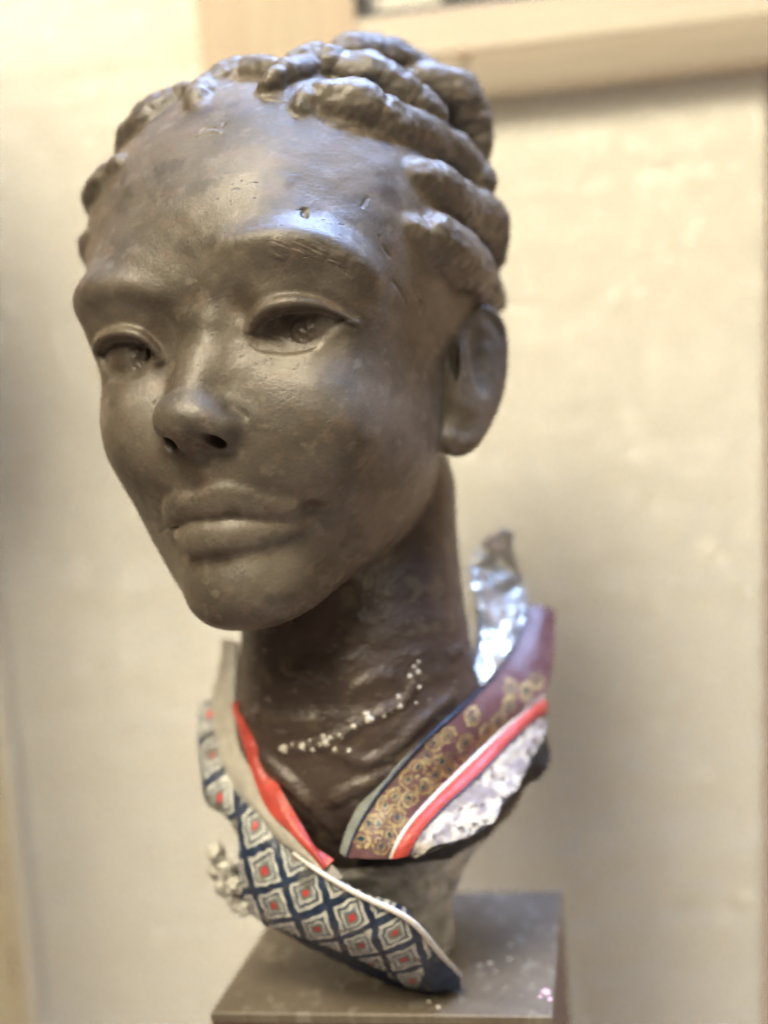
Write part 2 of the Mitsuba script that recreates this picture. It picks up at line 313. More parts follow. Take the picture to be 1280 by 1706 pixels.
# the worked upper edge of the brow
face.tube('+', np.c_[BROW_L + [0, -.9, 1.5], [.6, 1.5, 1.7, 1.7, 1.5, .7]], 2.5, n=20)
face.tube('-', np.c_[BROW_L[1:] + [0, 1.2, -3.2], [.6, 1.1, 1.2, 1.1, .5]], 3.0, n=20)
# brows: a soft ridge, and the hollows of the orbits under them
face.tube('+', BROW_L, 9, r=[3, 4.5, 5, 5, 4.5, 3], lift=-4.2)
face.tube('+', BROW_R, 10, r=[1.5, 4, 4.5, 4], lift=-4.4)
face.tube('-', A([18, 95.5, 33], [26, 96.6, 37], [37, 94.3, 37.6], [48, 89.8, 35]), 9, r=[5, 5, 3.6, 2.6])
face.tube('-', A([-19, 95.8, 29], [-27, 97.2, 33], [-37, 96.6, 34.5], [-46, 92, 32.5]), 9, r=[6.5, 6, 5, 3.6])
face.ell('-', (15.5, 99.5, 28), (7, 9.5, 9), 9)
face.ell('-', (-16, 98.5, 22), (6, 9, 11), 9)
# nose
NB = NOSE.copy(); NB[3, 2] -= .3
ALA = ALA + [0, 0, 2.6]; NOSTRIL = NOSTRIL + [0, 0, 3.0]; SEPTUM = SEPTUM + [0, 0, 3.2]
face.tube('+', np.c_[NB[:, 0], [86.0, 89.5, 94.0, 97.0], NB[:, 2], [6.5, 7.5, 8.5, 9.5]], 10)
face.ell('+', (NB[2, 0] + 1, 87, NB[2, 2] - 1), (12, 9, 15), 10)
face.ell('+', (NB[3, 0] + 1.0, 98.6, NB[3, 2] + .6), (10.2, 11.0, 8.6), 7)
for k, s in ((0, 1), (1, -1)):
    a = ALA[k]
    face.ell('+', (a[0] - s * 4.7, 95.2, a[2] + .4), (5.6, 9.5, 6.4), 4.5)
    face.ell('+', (a[0] * .5 + NB[3, 0] * .5, 97.8, a[2] * .5 + NB[3, 2] * .5 + 1), (5.0, 9.0, 6.2), 7)
face.tube('+', A([SEPTUM[0][0], 103.5, SEPTUM[0][2] + 4], [SEPTUM[1][0], 97.0, SEPTUM[1][2] + 1.5]), 4, r=[3.6, 3.2])
for k, s in ((0, 1), (1, -1)):
    a = NOSTRIL[k]
    face.tube('-', A([a[0] - s * 2.0, 106.5, a[2] - 1.4], [a[0] + s * 1.8, 98, a[2] - .4], [a[0] + s * 1, 92, a[2] + 4]), 2.0, r=[2.0, 3.7, 2.4])
face.ell('-', (NB[3, 0] - 1, 113.0, -23.8), (15, 10, 10), 4)
face.ell('+', (17, 82.0, 3), (9, 7.5, 14), 14)
# alar creases
face.tube('-', A([14.5, 99, -5], [18.0, 96.5, -8.5], [19.5, 93, -13]), 5, r=[.9, 1.0, .6])
# cheekbones
face.ell('+', (33, 78.6, -15), (19, 12.0, 18), 20)
face.ell('+', (-31, 80.5, -9), (13, 9, 12), 14)
face.ell('+', (-38, 70, -10), (13, 8.5, 15), 16)
# mouth: upper lip, lower lip, the hollow under it, philtrum
ML = spline(MOUTH, 31); UL = spline(LIP_UP, 31); LL = spline(LIP_LOW, 31)
h = np.linalg.norm(UL - ML, axis=1) / 2
env = np.sin(np.linspace(.12, np.pi - .12, 31)) ** .7
for t, q, l in ((.12, .22, .2), (.38, .36, .1), (.66, .38, -.7)):
    face.tube('+', np.c_[UL * (1 - t) + ML * t + np.c_[0 * h, l * env, 0 * h], np.clip(h * q * env, .6, 4.2)][1:28], 4.0, n=24)
h2 = np.linalg.norm(LL - ML, axis=1) / 2
for t, q, l in ((.26, .42, .2), (.52, .60, .8), (.76, .42, .8)):
    face.tube('+', np.c_[ML * (1 - t) + LL * t + np.c_[0 * h2, l * env, 0 * h2], np.clip(h2 * q * env * 1.06 * np.clip(1 - (np.linspace(0, 1, 31) / .93) ** 3, 0, 1) ** .7, .05, 5.6)][1:28] - np.c_[np.zeros(27), 1.6 * np.linspace(0, 1, 27) ** 4, np.zeros((27, 2))], 3.6, n=27)
face.tube('-', np.c_[ML + np.c_[0 * h, 1.6 + 5.2 * env, 0 * h], np.full(31, 1.0)], 2.6, n=24)
face.tube('-', A([34, 83, -46], [38, 79, -47]), 5, r=[2.0, 1.0])
face.tube('-', A([-24, 92, -49], [-27, 88, -52]), 4, r=[2.0, 1.5])
face.tube('-', A([-14, 92.5, -61.5], [-5, 96, -62.5], [4, 95.5, -61.5], [12, 93, -60]), 4, r=[2.0, 3.0, 2.4, 1.0])
face.tube('-', A([-4, 104, -24], [-2, 104.5, -32]), 4, r=[2.2, 2.6])
face.ell('+', (1, 80, -74), (20, 12, 10), 16)


def d_poly(p, P):
    """signed distance in x, z to a closed polygon"""
    x = p[:, [0, 2]]; d = np.full(len(p), 1e9); ins = np.zeros(len(p), bool)
    for a, b in zip(P, np.roll(P, -1, 0)):
        e = b - a; w = x - a
        t = np.clip((w @ e) / (e @ e), 0, 1); q = w - t[:, None] * e
        d = np.minimum(d, (q * q).sum(1))
        c = (a[1] <= x[:, 1]) != (b[1] <= x[:, 1])
        ins ^= c & (x[:, 0] < a[0] + (x[:, 1] - a[1]) / (e[1] if e[1] else 1e-9) * e[0])
    return np.sqrt(d) * np.where(ins, -1, 1)


def eye(up, low, crease, c, r, deep):
    """the eyeball sunk behind an almond opening, a thick upper lid that overhangs and a soft lower one"""
    up, low, crease = spline(up, 17), spline(low, 17), spline(crease, 17)
    lid = up * .42 + crease * .58
    hl = np.linalg.norm(up - crease, axis=1)
    env = np.sin(np.linspace(.2, np.pi - .2, 17)) ** .8
    face.tube('-', np.c_[crease + [0, 2.0, 1.8], 1.4 * env], 4, n=16)
    face.tube('+', np.c_[lid + np.c_[0 * hl, 1.6 * env - .8, 0 * hl], np.clip(hl * .46, .6, 2.3)], 3.0, n=16)
    P = np.vstack([up, low[::-1][1:-1]])[:, [0, 2]]
    k = np.polyfit(np.r_[up[:, 0], low[:, 0]], np.r_[up[:, 1], low[:, 1]], 1)
    lx = np.argsort(low[:, 0]); lx, lz = low[lx, 0], low[lx, 2]
    lo, hi = np.r_[P[:, 0].min(), 60, P[:, 1].min()] - 4, np.r_[P[:, 0].max(), 110, P[:, 1].max()] + 4
    lo[1], hi[1] = up[:, 1].min() - 14, up[:, 1].max() + 9
    # the floor slopes from the lower lid back under the upper one
    face.append(('-', 2.0, lo, hi, lambda p: np.maximum(d_poly(p, P), np.polyval(k, p[:, 0]) + .3 - deep * np.clip((p[:, 2] - np.interp(p[:, 0], lx, lz)) / 5.5, 0, 1.0) - p[:, 1])))
    face.ell('+', c, (r, r, r), 3.0)


eye(EYE_L_UP, EYE_L_LOW, EYE_L_CREASE, (37, 67.5, 20.0), 15.5, 4.6)
eye(EYE_R_UP, EYE_R_LOW, EYE_R_CREASE, (-36, 69.6, 17.5), 15.5, 4.6)
for (cx, cy, cz), ball in ((IRIS_L, (37, 67.5, 20.0)), (IRIS_R, (-36, 69.6, 17.5))):
    def on(x, z): return ball[1] + math.sqrt(max(15.5 ** 2 - (x - ball[0]) ** 2 - (z - ball[2]) ** 2, 4))
    ring = [(cx + 5.4 * math.cos(t), on(cx + 5.4 * math.cos(t), cz + 5.0 * math.sin(t)) + .2, cz + 5.0 * math.sin(t)) for t in np.linspace(0, 2 * np.pi, 15)]
    face.tube('-', np.array(ring), .8, r=.28, n=28)
    for i in range(9):
        t = i * 2.4 + cx; rr = .8 + 3.4 * ((i * .37) % 1)
        x, z = cx + rr * math.cos(t), cz + rr * math.sin(t)
        face.ell('-', (x, on(x, z) + .6, z), (.9, 1.1, 1.2), 1.0)

# ear: a leaf turned to the side, with a hollow
ear = Ops()
EAR = (EAR - [74, -10, -2]) * [.86, .86, .90] + [73.4, -9.6, -1.5]
E_N = np.array([30, 14, 0]) / math.hypot(30, 14)
ear.tube('+', np.c_[EAR, [3, 3.4, 3.8, 4.0, 4.2, 4.6, 5.2, 6.0, 6.2, 5.0]], 4)
ec = np.array([75.0, -13, -1])
ER = np.stack([E_N, np.array([-14, 30, 0]) / math.hypot(14, 30), np.array([0, 0, 1.0])], 1)
inner = EAR * .45 + np.array([70.5, -3.5, -3]) * .55
ear.tube('+', np.c_[inner - E_N * 1.5, np.full(len(EAR), 6.0)], 6)
ear.ell('+', (68.5, -8, -3), (9, 16, 25), 6)
outer = EAR * .76 + np.array([70.5, -3.5, -3]) * .24
ear.tube('+', np.c_[outer - E_N * 1.0, np.full(len(EAR), 4.5)], 4)
ear.ell('+', ec - E_N * 3, (5.5, 12, 21), 6, ER)
ear.ell('+', ec - E_N * 7 + [0, 6, 0], (7, 12, 22), 5, ER)
ear.ell('-', ec + E_N * 6.6 + [-2, 3, 7], (4.6, 6.0, 14), 5, ER)
ear.tube('-', A([70.5, 3.0, 23], [70.0, 4.0, 10], [69.5, 4.5, -4], [68.5, 5.5, -12]), 2, r=[2.0, 2.2, 2.2, 1.2])

# cracks, flakes and tool strokes traced on the surface
for c in CRACKS:
    face.tube('-', c, 1.0, n=max(6, 4 * len(c)))
for c in FLAKES:
    face.tube('+', c, .8, n=max(6, 4 * len(c)))

# neck and chest core
down = RHC.T @ (-np.array([-0.08177343, -0.99424532, -0.06920511]))   # world down in head axes


def H(px, py, Z): return cam2head(A([(px - 640) / 2000 * Z, (py - 853) / 2000 * Z, Z]))[0]


FOOT = H(650, 1440, 500)          # below this level the core is left grey
neck = Ops()
neck.tube('+', np.array([[*H(585, 830, 538), 47], [*H(590, 1000, 538), 49], [*H(595, 1130, 536), 53], [*H(605, 1230, 540), 56]]), 8, n=8)
neck.tube('+', np.array([[*H(612, 1270, 542), 56], [*H(640, 1420, 545), 36], [*H(690, 1560, 548), 18], [*H(720, 1600, 548), 12]]), 14, n=8)

neck.ell('+', H(628, 1285, 556), (70, 42, 40), 14)


def neck_z(px, py):
    Zs = np.arange(440, 600, .5)
    return Zs[np.argmax(neck.run(cam2head(np.c_[(px - 640) / 2000 * Zs, (py - 853) / 2000 * Zs, Zs]), np.full(len(Zs), 60, np.float32)) < 0)]


NR = Ops()
for row, r in (([(540, 1243), (572, 1252), (600, 1270), (630, 1263), (665, 1240), (700, 1205), (728, 1180), (752, 1160)], [.8, 1.6, 2.0, 1.6, 1.8, 2.0, 1.8, 1.0]),
               ([(470, 1247), (520, 1243), (570, 1225), (620, 1195), (664, 1173), (690, 1125)], [.8, 1.3, 1.3, 1.3, 1.2, .8]),
               ([(480, 1115), (500, 1118), (520, 1128), (535, 1140)], [.8, 1.4, 1.2, .7]),
               ([(590, 1150), (620, 1130), (650, 1125)], [.8, 1.4, .8]), ([(430, 1190), (470, 1200), (520, 1200)], [1, 1.8, 1]),
               ([(750, 1092), (766, 1080)], [1.4, 1.6]), ([(440, 1260), (500, 1320), (560, 1390)], [2, 3, 2]), ([(560, 1330), (600, 1310), (640, 1290)], [1.5, 2.5, 1.5])):
    NR.tube('+', np.array([[*H(x, y, neck_z(x, y) + .5), q] for (x, y), q in zip(row, r)]), 3.5)
neck += NR
hair = []          # (ops of one lock, name)
for pts in LOCKS:
    c = spline(pts, max(14, 9 * len(pts)))
    s = np.r_[0, np.cumsum(np.linalg.norm(np.diff(c[:, :3], axis=0), axis=1))]
    g = np.random.default_rng(len(hair) + 4); at0 = 9.0
    while at0 < s[-1] - 4:
        c[:, 3] *= 1 - g.uniform(.10, .24) * np.exp(-((s - at0) / 2.0) ** 2); at0 += g.uniform(14, 24)
    c[:, :3] += np.interp(s, np.arange(0, s[-1] + 9, 8), g.normal(0, .9, len(np.arange(0, s[-1] + 9, 8))))[:, None] * np.array([.4, .2, .9])
    hair.append(c)


def field(p):
    """(distance, which: 0 head and neck, 1 ear, 2.. lock) at the points p in head millimetres"""
    p = np.asarray(p)
    d = face.run(p, base_sdf(p))
    n = neck.run(p, np.full(len(p), 60, np.float32))
    which = np.where(n < d, -1, 0).astype(np.int16)
    which[(which == -1) & ((p - FOOT) @ down > 0)] = -2
    d = smin(d, n, 3)
    e = ear.run(p, np.full(len(p), 40, np.float32))
    which[e < d] = 1
    d = smin(d, e, 2.5)
    # clay: soft dents everywhere, rougher in the hair
    # rough broken stump below the collar, torn surface on the neck
    low = np.clip(((p - FOOT) @ down + 6) / 12, 0, 1)
    j = np.nonzero((low > 0) & (np.abs(d) < 9))[0]
    d[j] += (low[j] * (6.5 * (meshkit.fbm(p[j] / 11.0, 3, 33) - .5))).astype(np.float32)
    w = meshkit.fbm(p / 17.0, 2, 3) - .5
    d = d + (.45 * w + .25 * (meshkit.noise(p / 5.0, 8) - .5)).astype(np.float32)
    lump = (.82 * meshkit.fbm(p / 12.0, 2, 21) + .18 * meshkit.noise(p / 3.2, 5) - .5).astype(np.float32)
    hd = np.full(len(p), 50, np.float32)
    for i, c in enumerate(hair):
        m = c[:, 3].max() + 10
        j = np.nonzero(((p > c[:, :3].min(0) - m) & (p < c[:, :3].max(0) + m)).all(1))[0]
        if not len(j): continue
        v = d_tube(p[j], c).astype(np.float32) + 4.2 * lump[j] + (.45 * (meshkit.noise(p[j] / 2.4, 9) - .5)).astype(np.float32)
        which[j] = np.where((v < d[j]) & (v < hd[j]), 2 + i, which[j])
        hd[j] = smin(hd[j], v, 1.2)
    d = smin(d, hd, 3.0)
    return d, which


def polygonise(lo, hi, h):
    """surface nets on a narrow band: vertices, triangles, normals, owner"""
    lo = np.asarray(lo, float); k = 5
    nc = np.ceil((np.asarray(hi) - lo) / (h * k)).astype(int); n = nc * k + 1
    ax = [lo[i] + np.arange(0, n[i], k) * h for i in range(3)]
    cp = np.stack(np.meshgrid(*ax, indexing='ij'), -1)
    cd = field(cp.reshape(-1, 3))[0].reshape(cp.shape[:3])
    full = np.empty(n, np.float32)
    idx = [np.minimum(np.arange(n[i]) / k, cd.shape[i] - 1) for i in range(3)]
    full = cd
    for i in range(3):
        a = np.floor(idx[i]).astype(int); b = np.minimum(a + 1, cd.shape[i] - 1); f = (idx[i] - a).astype(np.float32)
        sh = [1, 1, 1]; sh[i] = -1
        full = np.take(full, a, i) * (1 - f.reshape(sh)) + np.take(full, b, i) * f.reshape(sh)
    near = np.abs(full) < h * k * .95 + 1.2
    ii = np.argwhere(near)
    own = np.zeros(n, np.int16)
    for s in range(0, len(ii), 400000):
        q = ii[s:s + 400000]
        v, w = field((lo + q * h).astype(np.float32))
        full[tuple(q.T)] = v; own[tuple(q.T)] = w
    # noise-free surface nets
    s = full < 0
    c = np.zeros(np.array(n) - 1, np.int8)
    for dx in (0, 1):
        for dy in (0, 1):
            for dz in (0, 1):
                c += s[dx:n[0] - 1 + dx, dy:n[1] - 1 + dy, dz:n[2] - 1 + dz]
    cells = np.argwhere((c > 0) & (c < 8))
    lut = np.full(c.shape, -1, np.int32); lut[tuple(cells.T)] = np.arange(len(cells))
    corner = {(a, b, e): full[tuple((cells + [a, b, e]).T)] for a in (0, 1) for b in (0, 1) for e in (0, 1)}
    acc, cnt = np.zeros((len(cells), 3)), np.zeros(len(cells))
    for a in corner:
        for axis in range(3):
            if a[axis]: continue
            b = tuple(1 if i == axis else a[i] for i in range(3))
            va, vb = corner[a], corner[b]
            m = (va < 0) != (vb < 0)
            t = np.where(m, va / np.where(m, va - vb, 1), 0)
            pt = np.array(a, float) + np.eye(3)[axis] * t[:, None]
            acc += np.where(m[:, None], pt, 0); cnt += m
    V = cells + acc / cnt[:, None]
    g = np.stack([sum(corner[a] * (1 if a[i] else -1) * np.prod([(V[:, j] - cells[:, j]) if a[j] else 1 - (V[:, j] - cells[:, j]) for j in range(3) if j != i], 0) for a in corner) for i in range(3)], 1)
    F = []
    for axis in range(3):
        u, v = (axis + 1) % 3, (axis + 2) % 3
        sl = [slice(1, -1)] * 3; sl[axis] = slice(0, -1)
        a0 = s[tuple(slice(0, -1) if i == axis else slice(1, n[i] - 1) for i in range(3))]
        a1 = s[tuple(slice(1, None) if i == axis else slice(1, n[i] - 1) for i in range(3))]
        e = np.argwhere(a0 != a1); o = np.ones(3, int); o[axis] = 0; e = e + o
        inside = s[tuple(e.T)]
        q = []
        for du, dv in ((-1, -1), (0, -1), (0, 0), (-1, 0)):
            z = e.copy(); z[:, u] += du; z[:, v] += dv
            q.append(lut[tuple(z.T)])
        q = np.stack(q, 1); q[~inside] = q[~inside][:, ::-1]
        F.append(q)
    F = np.concatenate(F); F = F[(F >= 0).all(1)]
    F = np.vstack([F[:, [0, 1, 2]], F[:, [0, 2, 3]]])
    w = own[tuple(np.round(V).astype(int).T)]
    N = g / (np.linalg.norm(g, axis=1, keepdims=True) + 1e-9)
    return lo + V * h, F, N, w


def part(key, V, F, N, bsdf, **more):
    """a mesh with given normals"""
    path = meshkit.write_ply((V, F), normals=N)
    scene[key] = {'type': 'ply', 'filename': path, 'face_normals': False, 'bsdf': {'type': 'ref', 'id': bsdf}}
    if more: labels[key] = more


HV, HF, HN, HW = polygonise((-100, -140, LOW_Z), (100, 128, 178), GRID_H)
HF = HF[:, ::-1]          # the head axes are left-handed
HN = HN @ (RCW @ RHC).T
HVW = head2world(HV)
fw = HW[HF[:, 0]]
labels['clay_bust'] = {'label': 'dark brown clay bust of a woman with rope-like coiled hair standing on a square plinth', 'category': 'sculpture'}
for w in np.unique(fw):
    f = HF[fw == w]
    used = np.unique(f); back = np.zeros(len(HV), int); back[used] = np.arange(len(used))
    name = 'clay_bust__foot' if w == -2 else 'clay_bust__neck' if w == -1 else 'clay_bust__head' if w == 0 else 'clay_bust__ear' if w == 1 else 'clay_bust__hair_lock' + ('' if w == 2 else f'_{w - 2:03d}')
    part(name, HVW[used], back[f], HN[used], {-1: 'shaded_neck_clay', -2: 'grey_clay'}.get(int(w), 'clay'))

# the stone-grey stump under the collar is the same clay, greyed; see clay_color
# ------------------------------------------------------------------ helpers for what is built round the head


def camw(rows):
    """rows of (pixel x, pixel y, depth mm) -> world metres"""
    r = np.asarray(rows, float)
    return cam2world(np.c_[(r[:, 0] - 640) / 2000 * r[:, 2], (r[:, 1] - 853) / 2000 * r[:, 2], r[:, 2]])


def put(key, mesh, bsdf, smooth=False, **lab):
    scene[key] = mikit.ply(mesh, bsdf, smooth)
    if lab: labels[key] = lab


def loft(rails, n, m, thick, wob=.4, seed=0, ragged=0, bulge=0, crumple=0):
    """a curved plate through the rails (each (k, 3) world metres, matched row by row): front, back and rim; sizes in mm"""
    R = np.array([spline(r, n) for r in rails])                   # rails, n, 3
    if len(R) == 2: G = R[0][None] * (1 - np.linspace(0, 1, m))[:, None, None] + R[1][None] * np.linspace(0, 1, m)[:, None, None]
    else:
        t = np.linspace(0, len(R) - 1, m)
        from scipy.interpolate import CubicSpline
        G = CubicSpline(np.arange(len(R)), R, axis=0)(t)
    def normals(G):
        a = np.gradient(G, axis=0); b = np.gradient(G, axis=1)
        N = np.cross(a, b); N /= np.linalg.norm(N, axis=-1, keepdims=True) + 1e-12
        c = G.reshape(-1, 3).mean(0)
        if (N.reshape(-1, 3).mean(0) @ (CAM - c)) < 0: N = -N
        return N
    N = normals(G)
    if bulge: G = G + N * (bulge / 1000 * np.sin(np.linspace(0, np.pi, m))[:, None, None])
    if ragged:
        e = (meshkit.fbm(G[-1] * 130, 2, seed) - .5) * ragged / 1000
        out = G[-1] - G[-2]; out /= np.linalg.norm(out, axis=-1, keepdims=True) + 1e-12
        k = min(5, m - 1)
        for i in range(k): G[-1 - i] += out * e[:, None] * (1 - i / k)
    G = G + N * ((meshkit.fbm(G * 130, 3, seed + 5) - .5) * wob / 1000)[..., None]
    if crumple:
        w = np.abs(meshkit.fbm(G * 95, 3, seed + 9) - .5) * 2 + .6 * np.abs(meshkit.fbm(G * 260, 2, seed + 4) - .5)
        G = G + N * (w * crumple / 1000)[..., None]
    N = normals(G)
    B = G - N * thick / 1000
    q = np.arange(m * n).reshape(m, n)
    f = np.stack([q[:-1, :-1], q[1:, :-1], q[1:, 1:], q[:-1, 1:]], -1).reshape(-1, 4)
    tri = np.vstack([f[:, [0, 1, 2]], f[:, [0, 2, 3]]])
    V = np.vstack([G.reshape(-1, 3), B.reshape(-1, 3)])
    p = V[tri]
    if (np.cross(p[:, 1] - p[:, 0], p[:, 2] - p[:, 0]) * N.reshape(-1, 3)[tri[:, 0]]).sum() < 0: tri = tri[:, ::-1]
    rim = np.r_[q[0], q[1:, -1], q[-1, -2::-1], q[-2:0:-1, 0]]
    k = len(rim); a, b = rim, np.roll(rim, -1); o = m * n
    side = np.vstack([np.c_[a, b, b + o], np.c_[a, b + o, a + o]])
    # orientation of the rim follows the front
    edges = {(x, y) for t in tri for x, y in ((t[0], t[1]), (t[1], t[2]), (t[2], t[0]))}
    if (a[0], b[0]) in edges: side = side[:, ::-1]
    return trimesh.Trimesh(V, np.vstack([tri, tri[:, ::-1] + o, side]), process=False)


def tube_mesh(c, r, n=40, sides=8):
    c = spline(c, n)
    r = np.broadcast_to(r, n) * np.sin(np.clip(np.linspace(0, np.pi, n), .15, np.pi - .15)) ** .25
    t = np.gradient(c, axis=0); t /= np.linalg.norm(t, axis=1)[:, None]
    a = np.cross(t, [0, 1.0, .1]); a /= np.linalg.norm(a, axis=1)[:, None]; b = np.cross(t, a)
    g = np.arange(sides) * 2 * np.pi / sides
    V = c[:, None] + r[:, None, None] * (np.cos(g)[None, :, None] * a[:, None] + np.sin(g)[None, :, None] * b[:, None])
    q = np.arange(n * sides).reshape(n, sides); q2 = np.roll(q, -1, 1)
    f = np.stack([q[:-1], q[1:], q2[1:], q2[:-1]], -1).reshape(-1, 4)
    F = np.vstack([f[:, [0, 1, 2]], f[:, [0, 2, 3]], [[q[0, 0], q[0, i], q[0, i + 1]] for i in range(1, sides - 1)], [[q[-1, 0], q[-1, i + 1], q[-1, i]] for i in range(1, sides - 1)]])
    m = trimesh.Trimesh(V.reshape(-1, 3), F, process=False)
    if m.volume < 0: m.invert()
    return m


# ------------------------------------------------------------------ collar
def diamond_color(p, n, uv):
    """painted lozenges on navy: pale border, grey ring, white heart and a red dot; laid out flat on the chest in x and z"""
    x, y, z = V3(p)
    x = x + 1.5 * (noise(x / 9, z / 9) - .5); z = z + 1.5 * (noise(x / 9 + 40, z / 9) - .5)
    u, v = x - -42.772, z - 56.161
    det = 13.814 * -14.442 - 2.912 * 6.570
    s = (u * -14.442 - v * 2.912) / det
    t = (v * 13.814 - u * 6.570) / det
    s, t = s - dr.floor(s + .5), t - dr.floor(t + .5)
    d = dr.maximum(dr.abs(s), dr.abs(t)) * 2
    k = noise(x / 1.3, z / 1.3) * .16 + noise(x / 4, z / 4) * .16
    d = d + (noise(x / 2.2, z / 2.2, 5) - .5) * .14
    navy = mix((.010, .018, .045), (.03, .05, .10), noise(x / 3, z / 3))
    pale = mix((.34, .36, .36), (.60, .60, .56), noise(x / 2 + 9, z / 2))
    grey = mix((.10, .13, .15), (.20, .21, .17), noise(x / 5 + 3, z / 5))
    c = mix(navy, pale, smoothstep(.82, .77, d))
    c = mix(c, navy, smoothstep(.63, .59, d) * .9)
    c = mix(c, pale, smoothstep(.50, .47, d) * .9)
    c = mix(c, grey, smoothstep(.36, .31, d))
    c = mix(c, (.46, .06, .06), smoothstep(.19, .14, d))
    c = mix(c, navy, smoothstep(12.275, 12.275 + 1.5, x - .3 * (z - 56.161)))
    c = mix(c, (.10, .095, .085), smoothstep(.60, .72, fbm(x / 6 + 70, y / 6, z / 6, 4)) * .75)      # worn and chipped
    return c * (.8 + k)


FLOWERS = [(56.4, 114.7), (41.3, 107.5), (18.9, 108.8), (25.8, 103.9), (15.6, 99.6), (25.2, 99.6), (5.0, 99.3), (6.4, 91.5), (-5.3, 89.9), (-4.7, 82.5), (-12.3, 81.4), (-11.7, 73.2), (29.9, 113.1), (35.8, 105.4), (46.9, 112.0), (18.0, 95.0), (-19.4, 76.0), (0.8, 95.4), (49.4, 117.7), (62.5, 117.0), (33.8, 99.3), (12.4, 107.1), (22.1, 91.0), (11.9, 87.4), (0.6, 88.4), (-9.3, 87.3), (-0.9, 78.2), (-15.7, 80.9), (9.5, 103.0), (11.9, 94.5), (-8.5, 76.8)]


def flower_color(p, n, uv):
    """purple glaze with a scatter of small gold rings, each round a dark blue eye"""
    x, y, z = V3(p)
    base = mix((.085, .032, .045), (.16, .085, .085), fbm(x / 6, y / 6, z / 6, 3))
    c = base
    d1 = mi.Float(99)
    for fx, fz in FLOWERS:
        d1 = dr.minimum(d1, dr.sqrt(dr.square(x - fx) + dr.square(z - fz)))
    d1 = d1 + 1.3 * (noise(x / 1.1, z / 1.1) - .5)
    d1 = d1 + .4 * (noise(x / .5, z / .5) - .5)
    gold = mix((.30, .22, .08), (.48, .40, .20), noise(x / 1.5, z / 1.5))
    c = mix(c, gold, smoothstep(3.7, 3.3, d1) * smoothstep(.35, .6, noise(x / 1.2 + 7, z / 1.2) + .22))
    c = mix(c, base, smoothstep(2.7, 2.3, d1))
    c = mix(c, gold, smoothstep(1.8, 1.5, d1) * .8)
    c = mix(c, (.02, .04, .06), smoothstep(1.2, .9, d1))
    c = mix(c, (.12, .075, .075), smoothstep(.58, .72, fbm(x / 5 + 70, y / 5, z / 5, 4)) * .8)
    return c


def crackle_color(p, n, uv):
    x, y, z = V3(p)
    a = fbm(x / 5, y / 5, z / 5, 3)
    c = mix((.34, .31, .34), (.66, .62, .55), smoothstep(.35, .6, a))
    return mix(c, (.12, .10, .10), smoothstep(.62, .72, fbm(x / 3 + 60, y / 3, z / 3, 3)))


for nm, fn, ro in (('lozenge_paint', diamond_color, .38), ('flower_paint', flower_color, .42), ('crackle_paint', crackle_color, .3)):
    scene[nm] = {'type': 'twosided', 'bsdf': {'type': 'bumpmap', 'tex': proc(glaze_bump, 3e-4), 'scale': 1.0, 'bsdf': {'type': 'principled', 'base_color': proc(fn), 'roughness': ro}}}
paint('string', (.09, .075, .06), .5, .6)
paint('neck_fold', (.13, .105, .085), .45, .8)
paint('teal_grey', (.22, .24, .22), .4, .7)
scene['foil'] = {'type': 'twosided', 'bsdf': {'type': 'principled', 'base_color': {'type': 'rgb', 'value': [.72, .71, .68]}, 'metallic': .8, 'roughness': .34}}
scene['dull_foil'] = {'type': 'twosided', 'bsdf': {'type': 'principled', 'base_color': {'type': 'rgb', 'value': [.46, .45, .41]}, 'metallic': .2, 'roughness': .45}}

P0 = [(880, 1008, 572), (868, 1055, 560), (825, 1125, 532), (768, 1180, 500), (700, 1242, 484), (640, 1312, 478), (603, 1368, 476), (578, 1428, 474)]
P1 = [(926, 1018, 576), (923, 1080, 560), (907, 1155, 540), (840, 1210, 515), (762, 1284, 494), (702, 1344, 480), (666, 1390, 472), (648, 1430, 470)]
W0 = [(907, 1155, 540), (840, 1210, 515), (762, 1284, 494), (702, 1344, 480), (666, 1390, 472), (648, 1430, 470)]
W1 = [(908, 1163, 540), (844, 1214, 515), (766, 1288, 493), (706, 1348, 479), (670, 1394, 471), (653, 1430, 470)]
R1 = [(912, 1190, 538), (856, 1232, 512), (788, 1302, 490), (728, 1358, 477), (694, 1402, 470), (682, 1425, 469)]
K1 = [(913, 1210, 538), (893, 1252, 522), (857, 1312, 500), (800, 1380, 482), (745, 1406, 474), (690, 1427, 470)]
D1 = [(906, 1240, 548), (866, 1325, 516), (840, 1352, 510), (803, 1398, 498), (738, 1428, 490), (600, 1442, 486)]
def w(r): return camw(r)


labels['right_lapel'] = {'label': 'plum lapel with gold flower rings, a red stripe and a chipped white edge', 'category': 'collar'}
put('right_lapel__flower_band', loft([w(P0), w(P1)], 90, 24, 5, .8, 1, bulge=2.0), 'flower_paint', 40)
put('right_lapel__white_line', loft([w(W0), w(W1)], 80, 4, 4, .3, 2), 'white_glaze', 40)
put('right_lapel__red_stripe', loft([w(W1), w(R1)], 80, 8, 5, .6, 3, bulge=1.0), 'red_glaze', 40)
put('right_lapel__white_edge', loft([w(R1), w(K1)], 90, 16, 5, 1.6, 4, ragged=6, crumple=1.5), 'crackle_paint', 40, label='chipped lilac white edge')
put('right_lapel__broken_rim', loft([w(K1), w(D1)], 80, 12, 6, 3, 5, ragged=8, crumple=2), 'shade_break', 40, label='broken underside painted dark as shade')
I0 = [(768, 1180, 501), (700, 1242, 485), (640, 1312, 479), (603, 1368, 477), (578, 1428, 475)]
I1 = [(760, 1182, 503), (680, 1248, 489), (618, 1312, 484), (584, 1366, 482), (566, 1420, 480)]
put('right_lapel__inner_band', loft([w(I0), w(I1)], 70, 8, 3, .6, 6), 'teal_grey', 40)
